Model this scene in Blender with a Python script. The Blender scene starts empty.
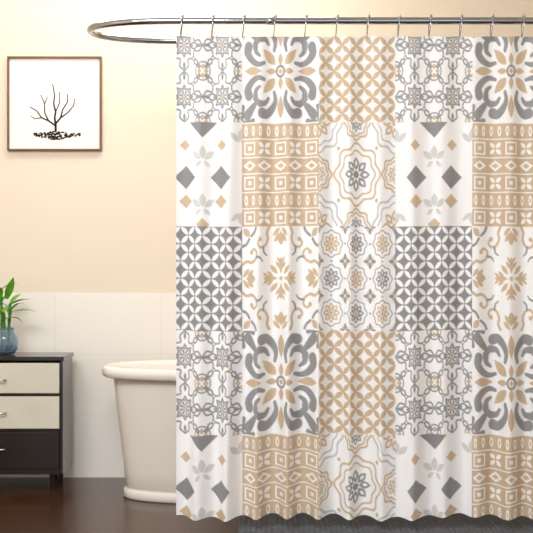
import bpy, bmesh, math, random
import numpy as np
from mathutils import Vector, Matrix
random.seed(4)
S = bpy.context.scene
S.view_settings.view_transform = 'Standard'
S.view_settings.look = 'None'
COL = S.collection

def lin(c):
    c = c/255.0
    return c/12.92 if c <= 0.04045 else ((c+0.055)/1.055)**2.4
def rgb(r, g, b): return (lin(r), lin(g), lin(b), 1)

# ---------------------------------------------------------------- materials
def mat(name, color, rough=0.5, metal=0.0, noise=0.0, nscale=8.0, bump=0.0, bscale=60.0, trans=0.0, coat=0.0, ior=1.45):
    m = bpy.data.materials.new(name); m.use_nodes = True
    nt = m.node_tree; b = nt.nodes['Principled BSDF']
    b.inputs['Base Color'].default_value = color
    b.inputs['Roughness'].default_value = rough
    b.inputs['Metallic'].default_value = metal
    b.inputs['Transmission Weight'].default_value = trans
    b.inputs['Coat Weight'].default_value = coat
    b.inputs['IOR'].default_value = ior
    tc = nt.nodes.new('ShaderNodeTexCoord')
    if noise > 0:
        n = nt.nodes.new('ShaderNodeTexNoise'); n.inputs['Scale'].default_value = nscale
        n.inputs['Detail'].default_value = 4
        nt.links.new(tc.outputs['Object'], n.inputs['Vector'])
        r = nt.nodes.new('ShaderNodeValToRGB')
        r.color_ramp.elements[0].position = 0.3; r.color_ramp.elements[1].position = 0.7
        r.color_ramp.elements[0].color = tuple(c*(1-noise) for c in color[:3])+(1,)
        r.color_ramp.elements[1].color = tuple(min(1, c*(1+noise*0.4)) for c in color[:3])+(1,)
        nt.links.new(n.outputs['Fac'], r.inputs['Fac'])
        nt.links.new(r.outputs['Color'], b.inputs['Base Color'])
    if bump > 0:
        n2 = nt.nodes.new('ShaderNodeTexNoise'); n2.inputs['Scale'].default_value = bscale
        nt.links.new(tc.outputs['Object'], n2.inputs['Vector'])
        bp = nt.nodes.new('ShaderNodeBump'); bp.inputs['Strength'].default_value = bump
        bp.inputs['Distance'].default_value = 0.005
        nt.links.new(n2.outputs['Fac'], bp.inputs['Height'])
        nt.links.new(bp.outputs['Normal'], b.inputs['Normal'])
    return m

M_wall = mat('wall_paint', rgb(240, 226, 206), 0.7, noise=0.02, nscale=1.5, bump=0.05, bscale=150)
M_ceil = mat('ceiling_paint', rgb(250, 249, 246), 0.8, noise=0.01)
M_chrome = mat('chrome', rgb(176, 178, 183), 0.12, 1.0, noise=0.03)
M_tub = mat('tub_acrylic', rgb(243, 237, 229), 0.18, noise=0.01, coat=0.4)
M_black = mat('black_lacquer', rgb(30, 21, 17), 0.22, noise=0.1, coat=0.3)
M_cream = mat('cream_lacquer', rgb(220, 215, 198), 0.35, noise=0.04)
M_frame = mat('frame_wood', rgb(120, 78, 44), 0.4, noise=0.25, nscale=30)
M_paper = mat('art_paper', rgb(250, 247, 240), 0.8, noise=0.01)
M_ink = mat('art_ink', rgb(30, 24, 22), 0.8, noise=0.1)
M_leaf = mat('leaf_green', rgb(115, 190, 50), 0.4, noise=0.35, nscale=25)
M_stem = mat('bamboo_stem', rgb(70, 130, 45), 0.4, noise=0.3, nscale=30)
M_glass = mat('vase_glass', rgb(190, 215, 230), 0.04, trans=0.85, noise=0.0)
M_pebble = mat('vase_pebbles', rgb(140, 165, 190), 0.4, noise=0.3, nscale=40)

# wainscot tile
M_tile = mat('wall_tile', rgb(248, 245, 238), 0.25)
nt = M_tile.node_tree; b = nt.nodes['Principled BSDF']
tc = nt.nodes.new('ShaderNodeTexCoord')
sep = nt.nodes.new('ShaderNodeSeparateXYZ'); nt.links.new(tc.outputs['Object'], sep.inputs[0])
cmb = nt.nodes.new('ShaderNodeCombineXYZ')
nt.links.new(sep.outputs['X'], cmb.inputs['X']); nt.links.new(sep.outputs['Z'], cmb.inputs['Y'])
br = nt.nodes.new('ShaderNodeTexBrick'); br.offset = 0.0
br.inputs['Scale'].default_value = 1.0
br.inputs['Brick Width'].default_value = 0.5; br.inputs['Row Height'].default_value = 0.292
br.inputs['Mortar Size'].default_value = 0.0015
br.inputs['Color1'].default_value = rgb(248, 243, 235); br.inputs['Color2'].default_value = rgb(247, 242, 233)
br.inputs['Mortar'].default_value = rgb(238, 231, 218)
nt.links.new(cmb.outputs[0], br.inputs['Vector']); nt.links.new(br.outputs['Color'], b.inputs['Base Color'])

# floor wood
M_floor = mat('dark_wood_floor', rgb(60, 36, 22), 0.22)
nt = M_floor.node_tree; b = nt.nodes['Principled BSDF']
tc = nt.nodes.new('ShaderNodeTexCoord')
mp = nt.nodes.new('ShaderNodeMapping'); mp.inputs['Scale'].default_value = (1.2, 14, 1)
nt.links.new(tc.outputs['Object'], mp.inputs['Vector'])
nz = nt.nodes.new('ShaderNodeTexNoise'); nz.inputs['Scale'].default_value = 3; nz.inputs['Detail'].default_value = 6
nt.links.new(mp.outputs[0], nz.inputs['Vector'])
cr = nt.nodes.new('ShaderNodeValToRGB')
cr.color_ramp.elements[0].position = 0.3; cr.color_ramp.elements[0].color = rgb(50, 27, 13)
cr.color_ramp.elements[1].position = 0.75; cr.color_ramp.elements[1].color = rgb(82, 49, 27)
nt.links.new(nz.outputs['Fac'], cr.inputs['Fac'])
bk = nt.nodes.new('ShaderNodeTexBrick'); bk.inputs['Scale'].default_value = 1
bk.inputs['Brick Width'].default_value = 1.2; bk.inputs['Row Height'].default_value = 0.14
bk.inputs['Mortar Size'].default_value = 0.002
bk.inputs['Color1'].default_value = (1, 1, 1, 1); bk.inputs['Color2'].default_value = (0.8, 0.8, 0.8, 1)
bk.inputs['Mortar'].default_value = (0.25, 0.25, 0.25, 1)
nt.links.new(tc.outputs['Object'], bk.inputs['Vector'])
mx = nt.nodes.new('ShaderNodeMixRGB'); mx.blend_type = 'MULTIPLY'; mx.inputs[0].default_value = 1
nt.links.new(cr.outputs[0], mx.inputs[1]); nt.links.new(bk.outputs[0], mx.inputs[2])
nt.links.new(mx.outputs[0], b.inputs['Base Color'])

# ---------------------------------------------------------------- mesh helpers
def finish(bm, name, m, smooth=False, parent=None):
    bmesh.ops.recalc_face_normals(bm, faces=bm.faces)
    me = bpy.data.meshes.new(name); bm.to_mesh(me); bm.free()
    for x in (m if isinstance(m, (list, tuple)) else [m]): me.materials.append(x)
    if smooth:
        me.polygons.foreach_set('use_smooth', [True]*len(me.polygons))
    o = bpy.data.objects.new(name, me); COL.objects.link(o)
    if parent: o.parent = parent
    return o
def empty(name, loc=(0, 0, 0)):
    e = bpy.data.objects.new(name, None); e.empty_display_size = 0.1; COL.objects.link(e); e.location = (0, 0, 0)
    return e
def box(bm, x0, x1, y0, y1, z0, z1, bev=0.0, mi=0):
    r = bmesh.ops.create_cube(bm, size=1)
    vs = r['verts']
    bmesh.ops.scale(bm, vec=(x1-x0, y1-y0, z1-z0), verts=vs)
    bmesh.ops.translate(bm, vec=((x0+x1)/2, (y0+y1)/2, (z0+z1)/2), verts=vs)
    fs = set(f for v in vs for f in v.link_faces)
    for f in fs: f.material_index = mi
    if bev > 0:
        es = list(set(e for v in vs for e in v.link_edges))
        bmesh.ops.bevel(bm, geom=es, offset=bev, segments=2, affect='EDGES', profile=0.7)
def tube(bm, pts, rad, seg=12, closed=False, mi=0):
    pts = [Vector(p) for p in pts]; n = len(pts); rings = []
    rads = rad if isinstance(rad, (list, tuple)) else [rad]*n
    prev = None
    for i, p in enumerate(pts):
        if closed: t = (pts[(i+1) % n]-pts[i-1]).normalized()
        else: t = (pts[min(i+1, n-1)]-pts[max(i-1, 0)]).normalized()
        if prev is None:
            a = Vector((0, 0, 1)) if abs(t.z) < 0.9 else Vector((1, 0, 0))
            u = t.cross(a).normalized()
        else:
            u = (prev - t*prev.dot(t)).normalized()
        prev = u; w = t.cross(u)
        rings.append([bm.verts.new(p+(u*math.cos(2*math.pi*k/seg)+w*math.sin(2*math.pi*k/seg))*rads[i]) for k in range(seg)])
    m = n if closed else n-1
    for i in range(m):
        A = rings[i]; B = rings[(i+1) % n]
        for k in range(seg):
            f = bm.faces.new((A[k], A[(k+1) % seg], B[(k+1) % seg], B[k])); f.material_index = mi
    if not closed:
        bm.faces.new(rings[0][::-1]).material_index = mi; bm.faces.new(rings[-1]).material_index = mi
def loft(bm, rings, capb=True, capt=True, mi=0):
    R = [[bm.verts.new(p) for p in r] for r in rings]; n = len(R[0])
    for A, B in zip(R[:-1], R[1:]):
        for k in range(n):
            f = bm.faces.new((A[k], A[(k+1) % n], B[(k+1) % n], B[k])); f.material_index = mi
    if capb: bm.faces.new(R[0][::-1]).material_index = mi
    if capt: bm.faces.new(R[-1]).material_index = mi

# ---------------------------------------------------------------- room
XL, XR, YB, YF, ZC = -2.3, 1.75, 1.1, -4.6, 2.7
def slab(name, a, m):
    bm = bmesh.new(); box(bm, *a); return finish(bm, name, m)
slab('floor', (XL-.1, XR+.1, YF, YB+.1, -0.1, 0), M_floor)
slab('ceiling', (XL-.1, XR+.1, YF, YB+.1, ZC, ZC+.1), M_ceil)
slab('wall_left', (XL-.1, XL, YF, YB+.1, 0, ZC), M_wall)
slab('wall_right', (XR, XR+.1, YF, YB+.1, 0, ZC), M_wall)
ZW = 0.875
bm = bmesh.new(); box(bm, XL, XR, YB, YB+.1, 0, ZW, mi=1); box(bm, XL, XR, YB+.002, YB+.1, ZW, ZC, mi=0)
finish(bm, 'wall_back', [M_wall, M_tile])

# ---------------------------------------------------------------- curtain pattern (vertex colours)
TW, TH, SS = 120, 156, 3
W_, H_ = TW*SS, TH*SS
gx = (np.arange(W_)+.5)/W_*2-1
gy = 1-(np.arange(H_)+.5)/H_*2
X, Y = np.meshgrid(gx, gy)
WHITE = np.array([lin(250), lin(250), lin(251)]); TAN = np.array([lin(208), lin(184), lin(154)])
GREY = np.array([lin(150), lin(150), lin(152)]); LG = np.array([lin(214), lin(213), lin(213)])
DG = np.array([lin(142), lin(142), lin(145)])
def new(c=WHITE): return np.ones((H_, W_, 3))*c
def put(img, mask, c): img[mask] = c
def circ(x, y, cx, cy, r): return np.hypot(x-cx, y-cy) < r
def ring(x, y, cx, cy, r, w): return np.abs(np.hypot(x-cx, y-cy)-r) < w
def leaf(x, y, x0, y0, x1, y1, w, p=1.0):
    L = math.hypot(x1-x0, y1-y0); tx, ty = (x1-x0)/L, (y1-y0)/L
    t = ((x-x0)*tx+(y-y0)*ty)/L; d = np.abs(-(x-x0)*ty+(y-y0)*tx)
    tt = np.clip(t, 0, 1)
    return (t > 0) & (t < 1) & (d < w*np.sin(np.pi*tt**p))
def stroke(x, y, pts, w, w1=None):
    P = [np.array(p, float) for p in pts]; P = [2*P[0]-P[1]]+P+[2*P[-1]-P[-2]]
    out = []
    for i in range(1, len(P)-2):
        for k in range(7):
            t = k/7
            out.append(.5*((2*P[i])+(-P[i-1]+P[i+1])*t+(2*P[i-1]-5*P[i]+4*P[i+1]-P[i+2])*t*t+(-P[i-1]+3*P[i]-3*P[i+1]+P[i+2])*t**3))
    out.append(P[-2]); w1 = w if w1 is None else w1
    m = np.zeros(x.shape, bool); n = len(out)-1
    for i in range(n):
        a, c = out[i], out[i+1]; d = c-a; L2 = max(1e-9, d@d)
        t = np.clip(((x-a[0])*d[0]+(y-a[1])*d[1])/L2, 0, 1)
        ww = w+(w1-w)*(i+.5)/n
        m |= np.hypot(x-a[0]-t*d[0], y-a[1]-t*d[1]) < ww
    return m
def dia(x, y, cx, cy, a, b): return (np.abs(x-cx)/a+np.abs(y-cy)/b) < 1
AX, AY = np.abs(X), np.abs(Y)
MX, MN = np.maximum(AX, AY), np.minimum(AX, AY)
def polar(x, y, n):
    r = np.hypot(x, y); a = np.arctan2(y, x); s = 2*np.pi/n
    a = (a+s/2) % s - s/2
    return r*np.cos(a), r*np.sin(a)
def cell(nx, ny, x=None, y=None):
    u = (X+1)/2*nx; v = (Y+1)/2*ny
    return (u % 1)*2-1, (v % 1)*2-1, np.floor(u).astype(int), np.floor(v).astype(int)

def t_lace():
    im = new(); x, y, i, j = cell(2, 2)
    ax, ay = np.abs(x), np.abs(y); mx, mn = np.maximum(ax, ay), np.minimum(ax, ay)
    w = .036
    for pts in [[(0.0, .98), (.22, .8), (.2, .55), (.5, .5)], [(.98, .0), (.8, .22), (.55, .2), (.5, .5)],
                [(.5, .5), (.72, .6), (.78, .85), (1.0, .78)], [(.5, .5), (.6, .72), (.85, .78), (.78, 1.0)],
                [(.3, .0), (.5, .12), (.72, .04), (.75, -.1)]]:
        put(im, stroke(ax, ay, pts, w), GREY)
    put(im, stroke(mx, mn, [(.34, .34), (.3, .12), (.46, .0)], w), GREY)
    px, py = polar(x, y, 8)
    put(im, leaf(px, np.abs(py), .07, 0, .36, 0, .085) & ~leaf(px, np.abs(py), .12, 0, .30, 0, .035), GREY)
    put(im, circ(x, y, 0, 0, .08), TAN)
    qx, qy = polar(ax-1, ay-1, 4)
    put(im, leaf(qx, qy, .05, 0, .3, 0, .09), TAN)
    put(im, ring(ax, ay, 1, 1, .36, .03), GREY)
    put(im, leaf(ax, ay, .0, .62, .0, .95, .07), GREY); put(im, leaf(ax, ay, .62, .0, .95, .0, .07), GREY)
    put(im, circ(ax, ay, .5, .5, .085), GREY); put(im, circ(ax, ay, .5, .5, .04), WHITE)
    return im
def t_damask():
    im = new()
    for x, y in ((AX, AY), (AY, AX)):
        put(im, stroke(x, y, [(.16, .40), (.13, .56), (.20, .72), (.34, .84), (.47, .82)], .035, .105), GREY)
        put(im, stroke(x, y, [(.30, .52), (.38, .62), (.52, .64)], .03, .075), GREY)
        put(im, leaf(x, y, 0, .46, 0, .93, .085, 1.1), TAN)
        put(im, leaf(x, y, .0, .10, .0, .36, .06), TAN)
    put(im, stroke(AX, AY, [(.56, .56), (.70, .70), (.86, .86)], .03, .105), GREY)
    put(im, stroke(AX, AY, [(.70, .97), (.80, .99), (.95, .99)], .05, .03), GREY)
    put(im, stroke(AX, AY, [(.97, .70), (.99, .80), (.99, .95)], .05, .03), GREY)
    put(im, leaf(AX, AY, .13, .13, .43, .43, .095, .8), TAN)
    put(im, ring(X, Y, 0, 0, .10, .025), GREY); put(im, circ(X, Y, 0, 0, .05), TAN)
    return im
def t_circles(bg, petal, shrink):
    im = new(bg); x, y, i, j = cell(5, 6)
    u = (x+y)/2; v = (x-y)/2
    L = (np.hypot(np.abs(u)-.5, np.abs(v)+.5) < .7071*shrink) | (np.hypot(np.abs(v)-.5, np.abs(u)+.5) < .7071*shrink)
    put(im, L, petal)
    return im
def t_diamond():
    im = new()
    put(im, dia(X, Y, 0, 1, .36, .30), DG)
    put(im, dia(AX, Y, .46, -.06, .27, .23), DG)
    put(im, dia(AX, Y, .48, .56, .13, .11), TAN)
    put(im, dia(AX, Y, .46, -.52, .17, .14), TAN)
    put(im, dia(X, Y, 0, -.96, .16, .12), TAN)
    for cy in (.34, -.58):
        put(im, leaf(AX, Y, 0, cy-.05, 0, cy+.22, .085), LG)
        put(im, leaf(AX, Y, .04, cy-.05, .28, cy+.10, .065), LG)
        put(im, leaf(AX, Y, .03, cy-.08, .18, cy-.20, .045), LG)
    put(im, leaf(AX, Y, 1, .62, 1, .9, .09), LG); put(im, leaf(AX, Y, .96, .62, .72, .80, .06), LG)
    put(im, leaf(AX, Y, 1, -.72, 1, -.98, .09), LG); put(im, leaf(AX, Y, .96, -.74, .74, -.9, .05), LG)
    return im
def t_ikat():
    im = new(TAN); x, y, i, j = cell(5, 6)
    ax, ay = np.abs(x), np.abs(y); box_ = np.maximum(ax, ay)
    k0 = (j % 2 == 0) & (i % 2 == 0); k1 = (j % 2 == 0) & (i % 2 == 1); k2 = (j % 2 == 1)
    put(im, k0 & (np.abs(box_-.66) < .09), WHITE); put(im, k0 & (box_ < .22), WHITE)
    px, py = polar(x, y, 4); c45 = math.sqrt(.5)
    dx, dy = (x+y)*c45, (x-y)*c45
    qx, qy = polar(dx, dy, 4)
    put(im, k1 & leaf(qx, qy, .1, 0, .98, 0, .24), WHITE)
    k2a = k2 & (j % 4 == 1); k2b = k2 & (j % 4 == 3)
    x2 = ((x+1) % 1)*2-1
    put(im, k2a & (np.hypot(x2/.42, y/.60) < 1) & ~(np.hypot(x2/.16, y/.30) < 1), WHITE)
    put(im, k2b & (dia(x, y, 0, 0, .85, .62)) & ~dia(x, y, 0, 0, .45, .32), WHITE)
    put(im, k2 & (ay > .87), WHITE)
    return im
def medal(im, x, y, R, c1, c2):
    r = np.hypot(x, y); a = np.arctan2(y, x)
    w = .024
    put(im, np.abs(r-R*(.93+.075*np.cos(8*a))) < w, c1)
    put(im, np.abs(r-R*(.72+.05*np.cos(8*a))) < w*.8, c1)
    px, py = polar(x, y, 8)
    put(im, leaf(px, py, R*.14, 0, R*.56, 0, R*.13), c2)
    put(im, leaf(px, py, R*.26, 0, R*.46, 0, R*.05), WHITE)
    put(im, r < R*.12, c2)
def t_medal():
    im = new()
    medal(im, X, Y, .60, TAN, GREY)
    medal(im, AX-1, AY-1, .60, LG*.85, TAN)
    medal(im, AX-1, Y, .34, TAN, TAN); medal(im, X, AY-1, .34, TAN, GREY)
    put(im, circ(AX, AY, .5, .5, .04), TAN)
    return im
def t_scroll():
    im = new(); a, b_ = MX, MN
    put(im, leaf(a, b_, .08, 0, .42, 0, .055, 1.1), TAN)
    put(im, leaf(a, b_, .18, .01, .33, .14, .038), TAN); put(im, leaf(a, b_, .29, .01, .42, .11, .03), TAN)
    put(im, leaf(a, b_, .08, .08, .26, .26, .05), TAN)
    put(im, circ(X, Y, 0, 0, .045), TAN)
    for x, y in ((AX, AY), (AY, AX)):
        put(im, leaf(x, y, .64, 0, .92, 0, .08, .8), TAN); put(im, leaf(x, y, .88, .01, .70, .17, .05), TAN)
        put(im, leaf(x, y, .98, .02, .82, .20, .045), TAN)
    put(im, stroke(a, b_, [(1.0, .27), (.88, .33), (.76, .31), (.63, .38), (.60, .50), (.68, .57), (.76, .52)], .03, .024), TAN)
    put(im, circ(a, b_, .755, .505, .046), TAN)
    put(im, stroke(a, b_, [(.60, .42), (.50, .40), (.44, .33)], .026, .014), GREY)
    put(im, leaf(a, b_, .80, .80, .97, .97, .07), TAN)
    put(im, stroke(a, b_, [(.99, .62), (.90, .66), (.82, .76)], .028), GREY)
    return im
def t_small():
    im = new(); x, y, i, j = cell(3, 3)
    ax, ay = np.abs(x), np.abs(y); par = (i+j) % 2 == 0
    px, py = polar(x, y, 8); r = np.hypot(x, y)
    A = leaf(px, py, .12, 0, .60, 0, .15) & ~leaf(px, py, .24, 0, .48, 0, .05)
    put(im, A & par, TAN); put(im, A & ~par, GREY)
    put(im, (r < .12), TAN)
    put(im, np.abs(r-.74-.05*np.cos(np.arctan2(y, x)*8)) < .035, GREY)
    qx, qy = polar(ax-1, ay-1, 4)
    put(im, leaf(qx, qy, .04, 0, .46, 0, .12), GREY)
    c45 = math.sqrt(.5); u, v = ax-1, ay-1
    ex, ey = polar((u+v)*c45, (u-v)*c45, 4)
    put(im, leaf(ex, ey, .06, 0, .36, 0, .06), TAN)
    put(im, circ(ax, ay, 1, 0, .07) | circ(ax, ay, 0, 1, .07), GREY)
    return im
tiles = [[t_lace(), t_damask(), t_circles(WHITE, TAN, 1.0)],
         [t_diamond(), t_ikat(), t_medal()],
         [t_circles(DG, WHITE, .955), t_scroll(), t_small()]]
def down(t): return t.reshape(TH, SS, TW, SS, 3).mean(axis=(1, 3))
ATL = np.concatenate([np.concatenate([down(t) for t in row], axis=1) for row in tiles], axis=0)

# ---------------------------------------------------------------- curtain mesh
TSX, TSY = 77/269.0, 104/269.0           # tile size on the hung cloth (m)
X0, X1, Z0, Z1 = -0.335, 1.34, 0.068, 1.858
XT0, ZT0 = -0.3792, 1.922                # tile-grid origin
nx = int((X1-X0)/TSX*TW); nz = int((Z1-Z0)/TSY*TH)
xs = np.linspace(X0, X1, nx); zs = np.linspace(Z1, Z0, nz)
GX, GZ = np.meshgrid(xs, zs)
ci = np.clip(((GX-XT0)/TSX*TW).astype(int), 0, None) % (3*TW)
ri = np.clip(((ZT0-GZ)/TSY*TH).astype(int), 0, None) % (3*TH)
C = ATL[ri, ci]
P = 0.1150
h = (Z1-GZ)/(Z1-Z0)
ph = 2*np.pi*(GX-X0-0.02)/P
amp = (0.010+0.014*h)*(1+.35*np.sin(GX*6.3+.8))
fold = amp*(np.cos(ph+0.6*np.sin(GX*4.1+h*.8)))+0.010*h*np.sin(GX*17.0+1.3+h*.7)+0.007*np.sin(GX*9.3+.4)*(0.3+h)
fold += 0.0010*np.sin(GX*140+h*9)*np.sin(h*14+GX*5)
VX = GX+0.004*np.sin(ph*1.0+.9)*(.3+h)
VY = fold
VZ = GZ - 0.006*(1-h)**12*(1-np.cos(ph))*0.5 + 0.004*h*np.sin(GX*11) + 0.005*h**8*np.cos(ph+.6)
co = np.stack([VX, VY, VZ], -1).reshape(-1, 3)
nv = nx*nz
idx = np.arange(nv).reshape(nz, nx)
q = np.stack([idx[:-1, :-1], idx[1:, :-1], idx[1:, 1:], idx[:-1, 1:]], -1).reshape(-1, 4)
me = bpy.data.meshes.new('shower_curtain')
me.vertices.add(nv); me.vertices.foreach_set('co', co.astype(np.float32).ravel())
me.loops.add(q.size); me.loops.foreach_set('vertex_index', q.astype(np.int32).ravel())
me.polygons.add(len(q)); me.polygons.foreach_set('loop_start', (np.arange(len(q))*4).astype(np.int32))
me.polygons.foreach_set('use_smooth', np.ones(len(q), bool))
me.update(calc_edges=True); me.validate()
ca = me.color_attributes.new('pattern', 'FLOAT_COLOR', 'POINT')
ca.data.foreach_set('color', np.concatenate([C.reshape(-1, 3), np.ones((nv, 1))], 1).astype(np.float32).ravel())
M_cur = bpy.data.materials.new('curtain_fabric'); M_cur.use_nodes = True
nt = M_cur.node_tree; b = nt.nodes['Principled BSDF']
at = nt.nodes.new('ShaderNodeAttribute'); at.attribute_name = 'pattern'
nt.links.new(at.outputs['Color'], b.inputs['Base Color'])
b.inputs['Roughness'].default_value = 0.6; b.inputs['Sheen Weight'].default_value = 0.05
me.materials.append(M_cur)
cur = bpy.data.objects.new('shower_curtain', me); COL.objects.link(cur)

# ---------------------------------------------------------------- rod + hooks
ZR = 1.911
pts = []
xc, b2 = -0.33, 0.178
N = 40
pts.append((XR-0.005, -0.01, ZR))
for t in np.linspace(1.5, xc, 24)[0:-1]: pts.append((t, -0.01+0.0*t, ZR))
for k in range(N+1):
    a = math.pi/2+math.pi*k/N
    ca_, sa = math.cos(a), math.sin(a)
    pts.append((xc+0.352*math.copysign(abs(ca_)**.85, ca_), b2-0.01-b2*math.copysign(abs(sa)**.95, sa), ZR))
for t in np.linspace(xc, 1.5, 24)[1:]: pts.append((t, 2*b2-0.01, ZR))
pts.append((XR-0.005, 2*b2-.01, ZR))
rod = empty('curtain_rod')
bm = bmesh.new(); tube(bm, pts, 0.0132, 16); finish(bm, 'rod_tube', M_chrome, True, rod)
bm = bmesh.new()
for yy in (-0.01, 2*b2-.01):
    tube(bm, [(XR-.001, yy, ZR), (XR-.012, yy, ZR), (XR-.02, yy, ZR), (XR-.035, yy, ZR)], [.036, .036, .026, .018], 24)
    tube(bm, [(0.0, yy, ZR), (0.03, yy, ZR)], [.0148, .0148], 16)
finish(bm, 'rod_flanges', M_chrome, True, rod)
bm = bmesh.new()
k = 0; hx = X0+0.02
while hx < X1:
    loop = []
    for i in range(24):
        a = 2*math.pi*i/24
        zz = ZR-0.0205+0.040*math.sin(a); yy = -0.009+(0.020+0.004*math.sin(a))*math.cos(a)
        loop.append((hx+0.004*math.sin(a), yy, zz))
    tube(bm, loop, 0.0019, 8, closed=True)
    for a in (35, 62, 90, 118, 145):
        a = math.radians(a)
        r = bmesh.ops.create_uvsphere(bm, u_segments=10, v_segments=8, radius=0.005)
        bmesh.ops.translate(bm, vec=(hx+0.004*math.sin(a), -0.009+(0.020+.004*math.sin(a))*math.cos(a), ZR-.0205+.040*math.sin(a)), verts=r['verts'])
    hx += P
finish(bm, 'curtain_hooks', M_chrome, True, rod)

# ---------------------------------------------------------------- bathtub
def sup(a, b_, z, n=72, e=2.5, cx=0.035, cy=0.72):
    out = []
    for i in range(n):
        t = 2*math.pi*i/n; c, s = math.cos(t), math.sin(t)
        out.append((cx+a*math.copysign(abs(c)**(2/e), c), cy+b_*math.copysign(abs(s)**(2/e), s), z))
    return out
tub = empty('bathtub')
prof = [(.655, .215, 0), (.66, .22, .005), (.66, .22, .030), (.655, .215, .037), (.645, .205, .041), (.650, .21, .047), (.658, .218, .12), (.668, .228, .2),
        (.680, .240, .3), (.692, .252, .4), (.700, .262, .48), (.704, .266, .515), (.712, .272, .522), (.742, .292, .524), (.750, .299, .530),
        (.753, .302, .547), (.750, .299, .562), (.742, .292, .569), (.725, .275, .571), (.705, .258, .567), (.692, .245, .552), (.68, .235, .50), (.655, .222, .35), (.62, .205, .22),
        (.57, .175, .15), (.48, .13, .125), (.3, .08, .118), (.04, .02, .115)]
bm = bmesh.new(); loft(bm, [sup(*p) for p in prof]); finish(bm, 'tub_shell', M_tub, True, tub)
bm = bmesh.new()
tube(bm, [(0.035, .72, .112), (0.035, .72, .121)], .03, 24)
finish(bm, 'tub_drain', M_chrome, False, tub)

# ---------------------------------------------------------------- nightstand
ns = empty('nightstand')
nx0, nx1, ny0, ny1 = -1.47, -0.905, 0.78, 1.02
bm = bmesh.new()
box(bm, nx0-.004, nx1+.006, ny0-.006, ny1, .581, .600, .003)
finish(bm, 'top', M_black, False, ns)
bm = bmesh.new(); sw = .013
box(bm, nx0, nx0+sw, ny0, ny1, .076, .581, .002); box(bm, nx1-sw, nx1, ny0, ny1, .076, .581, .002)
box(bm, nx0+sw, nx1-sw, ny1-.015, ny1, .09, .581)
box(bm, nx0+sw, nx1-sw, ny0, ny1-.015, .076, .10)
box(bm, nx0+sw, nx1-sw, ny0+.003, ny1-.015, .425, .435)
box(bm, nx0+sw, nx1-sw, ny0+.003, ny1-.015, .268, .278)
finish(bm, 'carcass', M_black, False, ns)
bm = bmesh.new(); box(bm, nx0+.015, nx1-.015, ny0-.004, ny1-.03, .437, .571, .003); finish(bm, 'drawer_upper', M_cream, False, ns)
bm = bmesh.new(); box(bm, nx0+.015, nx1-.015, ny0-.004, ny1-.03, .280, .423, .003); finish(bm, 'drawer_middle', M_cream, False, ns)
bm = bmesh.new(); box(bm, nx0+.015, nx1-.015, ny0-.004, ny1-.03, .102, .266, .003); finish(bm, 'drawer_lower', M_black, False, ns)
bm = bmesh.new()
xm = (nx0+nx1)/2-.02
for zz in (.497, .350, .19):
    tube(bm, [(xm-.05, ny0-.005, zz), (xm-.05, ny0-.025, zz), (xm-.04, ny0-.028, zz), (xm+.04, ny0-.028, zz), (xm+.05, ny0-.025, zz), (xm+.05, ny0-.005, zz)], .004, 8)
finish(bm, 'handles', M_chrome, True, ns)
bm = bmesh.new()
for fx in (nx0+.05, nx1-.05):
    for fy in (ny0+.05, ny1-.05):
        tube(bm, [(fx, fy, 0), (fx, fy, .076)], [.014, .02], 14)
finish(bm, 'feet', M_black, False, ns)

# ---------------------------------------------------------------- vase with lucky bamboo
vp = empty('vase_with_bamboo')
vx, vy, vz = -1.19, .90, .601
def rings(prof, n=32): return [[(vx+r*math.cos(2*math.pi*i/n), vy+r*math.sin(2*math.pi*i/n), vz+z) for i in range(n)] for r, z in prof]
bm = bmesh.new()
loft(bm, rings([(.03, 0), (.042, .003), (.055, .022), (.060, .050), (.055, .078), (.042, .10), (.037, .112), (.041, .120),
                (.038, .120), (.034, .112), (.039, .10), (.051, .078), (.056, .050), (.051, .022), (.04, .009), (.01, .007)]))
finish(bm, 'vase', M_glass, True, vp)
bm = bmesh.new()
for i in range(60):
    a = random.uniform(0, 6.28); rr = random.uniform(0, .036); z = random.uniform(.016, .048)
    r = bmesh.ops.create_icosphere(bm, subdivisions=1, radius=random.uniform(.006, .009))
    bmesh.ops.translate(bm, vec=(vx+rr*math.cos(a), vy+rr*math.sin(a), vz+z), verts=r['verts'])
finish(bm, 'pebbles', M_pebble, True, vp)
bm = bmesh.new(); bl = bmesh.new()
def leaf3d(bm, p, ang, L, w, rise, droop):
    p = Vector(p); d = Vector((math.cos(ang), math.sin(ang), 0)); s = Vector((-math.sin(ang), math.cos(ang), 0))
    n = 10; rows = []
    for i in range(n+1):
        t = i/n
        c = p+d*(L*t*(1-.15*t))+Vector((0, 0, 1))*(rise*t-droop*t*t)
        ww = w*math.sin(math.pi*min(1, (t*.93+.05))**.75)
        rows.append([bm.verts.new(c-s*ww+Vector((0, 0, .25*ww))), bm.verts.new(c), bm.verts.new(c+s*ww+Vector((0, 0, .25*ww)))])
    for A, B in zip(rows[:-1], rows[1:]):
        bm.faces.new((A[0], A[1], B[1], B[0])); bm.faces.new((A[1], A[2], B[2], B[1]))
for si, (sx, sy, top) in enumerate([(-.010, 0, .29), (.010, .006, .23), (0, -.012, .19)]):
    n = 14; P_ = []; R_ = []
    for i in range(n+1):
        t = i/n; P_.append((vx+sx*(1+t*1.0), vy+sy*(1+t), vz+.02+(top-.02)*t)); R_.append(.0065 if i % 3 else .0085)
    tube(bm, P_, R_, 10)
    for k in range(4):
        hh = top-.018*k
        a = k*2.4+si*1.1
        leaf3d(bl, (vx+sx*2, vy+sy*2, vz+hh), a, random.uniform(.08, .12), .015, random.uniform(.05, .11), random.uniform(.03, .08))
leaf3d(bl, (vx+.02, vy, vz+.19), 0.1, .15, .018, .04, .04)
leaf3d(bl, (vx+.02, vy-.01, vz+.22), -0.3, .13, .021, .07, .04)
leaf3d(bl, (vx+.01, vy-.01, vz+.25), -0.9, .08, .020, .12, .02)
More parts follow.
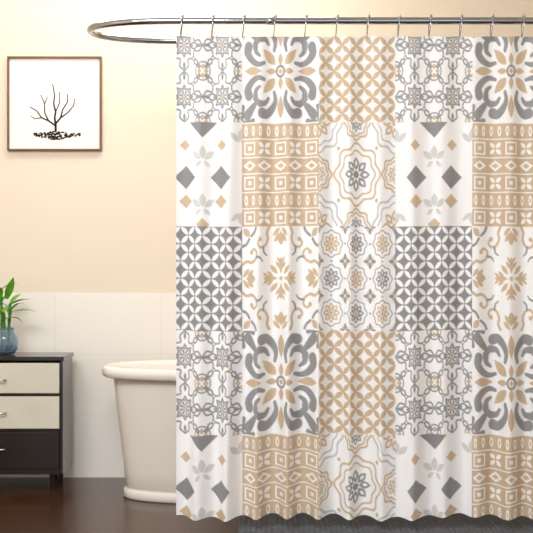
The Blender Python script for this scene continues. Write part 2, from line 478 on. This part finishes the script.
finish(bm, 'stems', M_stem, True, vp); finish(bl, 'leaves', M_leaf, True, vp)

# ---------------------------------------------------------------- framed picture
pic = empty('framed_tree_picture')
k_ = 5.1/1076
fx0, fx1 = (8-266.5)*k_, (102-266.5)*k_
fz1, fz0 = 1+(266.5-57)*k_, 1+(266.5-151)*k_
yw = YB+.002
bm = bmesh.new(); fw = .009
box(bm, fx0, fx1, yw-.022, yw, fz1-fw, fz1, .002); box(bm, fx0, fx1, yw-.022, yw, fz0, fz0+fw, .002)
box(bm, fx0, fx0+fw, yw-.022, yw, fz0+fw, fz1-fw, .002); box(bm, fx1-fw, fx1, yw-.022, yw, fz0+fw, fz1-fw, .002)
finish(bm, 'frame', M_frame, False, pic)
bm = bmesh.new(); box(bm, fx0+fw, fx1-fw, yw-.010, yw, fz0+fw, fz1-fw); finish(bm, 'print', M_paper, False, pic)
bm = bmesh.new(); ya = yw-.0108
def flat(p0, p1, w0, w1):
    p0 = Vector((p0[0], p0[1])); p1 = Vector((p1[0], p1[1])); d = (p1-p0).normalized(); s = Vector((-d.y, d.x))
    vs = [p0-s*w0, p0+s*w0, p1+s*w1, p1-s*w1]
    bm.faces.new([bm.verts.new((v.x, ya, v.y)) for v in vs])
cxp, czp = (56-266.5)*k_, 1+(266.5-130)*k_
u = k_
def branch(pl, w0, w1):
    q = [(cxp+a*u, czp+b_*u) for a, b_ in pl]
    for i in range(len(q)-1):
        flat(q[i], q[i+1], (w0+(w1-w0)*i/(len(q)-1))*u, (w0+(w1-w0)*(i+1)/(len(q)-1))*u)
for pl, a, c in [
    ([(0, -2), (0, 5), (-1, 12), (0, 18), (-2, 26), (-1, 34), (-3, 46)], 1.25, .45),
    ([(0, 6), (5, 12), (7, 20), (12, 28), (12, 36)], .9, .42),
    ([(0, 4), (-7, 9), (-14, 12), (-19, 19), (-26, 23)], .9, .42),
    ([(-7, 9), (-11, 17), (-11, 26), (-15, 35)], .7, .4),
    ([(5, 12), (12, 17), (18, 24), (19, 31)], .7, .4),
    ([(0, 18), (4, 27), (4, 38)], .6, .4),
    ([(-14, 12), (-21, 11), (-25, 14)], .5, .36),
    ([(-11, 26), (-8, 33)], .5, .36)]:
    branch(pl, a, c)
for i in range(190):
    a = random.gauss(1, 11); a = max(-21, min(24, a)); hgt = 4.5*math.exp(-(a/17)**2)+.8
    bz = random.uniform(-hgt, hgt*.55)-4.5
    rr = random.uniform(.55, 1.15)*u; n = 7; r0 = random.random()
    bm.faces.new([bm.verts.new((cxp+a*u+rr*1.2*math.cos(r0+6.283*j/n), ya-.0002*i/130, czp+bz*u+rr*.8*math.sin(r0+6.283*j/n))) for j in range(n)])
finish(bm, 'tree_drawing', M_ink, False, pic)

# ---------------------------------------------------------------- bath mat
M_mat = mat('mat_cotton', rgb(92, 94, 99), 0.95, noise=0.35, nscale=60)
bm = bmesh.new()
mx0, mx1, my0, my1 = -0.11, 1.25, -.25, .37
nxm, nym = 272, 124
V = [[None]*(nym+1) for _ in range(nxm+1)]
for i in range(nxm+1):
    for j in range(nym+1):
        x = mx0+(mx1-mx0)*i/nxm; y = my0+(my1-my0)*j/nym
        e = min(i, nxm-i, j*1.0, nym-j)/2.0
        z = .004+.012*min(1, e)+.003*(math.sin(i*math.pi/2.0)*1+math.cos(j*math.pi/1.5))*min(1, e)*.8
        V[i][j] = bm.verts.new((x, y, z))
for i in range(nxm):
    for j in range(nym): bm.faces.new((V[i][j], V[i+1][j], V[i+1][j+1], V[i][j+1]))
bd = [V[i][0] for i in range(nxm+1)]+[V[nxm][j] for j in range(1, nym+1)]+[V[i][nym] for i in range(nxm-1, -1, -1)]+[V[0][j] for j in range(nym-1, 0, -1)]
lo = [bm.verts.new((v.co.x, v.co.y, 0.0005)) for v in bd]
for i in range(len(bd)):
    j = (i+1) % len(bd); bm.faces.new((bd[i], lo[i], lo[j], bd[j]))
bm.faces.new(lo)
finish(bm, 'bath_mat', M_mat, True)

# ---------------------------------------------------------------- light
def area(name, loc, rot, sx, sy, p, c):
    l = bpy.data.lights.new(name, 'AREA'); l.shape = 'RECTANGLE'; l.size = sx; l.size_y = sy; l.energy = p; l.color = c
    o = bpy.data.objects.new(name, l); o.location = loc; o.rotation_euler = rot; COL.objects.link(o)
area('ceiling_light', (-1.0, -2.1, 2.66), (math.radians(28), 0, math.radians(-12)), 1.6, 1.2, 122, (.97, .985, 1))
area('wall_washer_light', (-.5, .45, 2.66), (math.radians(8), 0, 0), 1.6, .5, 18, (1, .95, .87))
w = bpy.data.worlds.new('World'); S.world = w; w.use_nodes = True
w.node_tree.nodes['Background'].inputs[0].default_value = (.96, .98, 1, 1)
w.node_tree.nodes['Background'].inputs[1].default_value = 1.25

# ---------------------------------------------------------------- camera
cam = bpy.data.cameras.new('camera'); cam.sensor_width = 36; cam.lens = 1076/533*36
co_ = bpy.data.objects.new('camera', cam); co_.location = (0, -4, 1.0); co_.rotation_euler = (math.pi/2, 0, 0)
COL.objects.link(co_); S.camera = co_
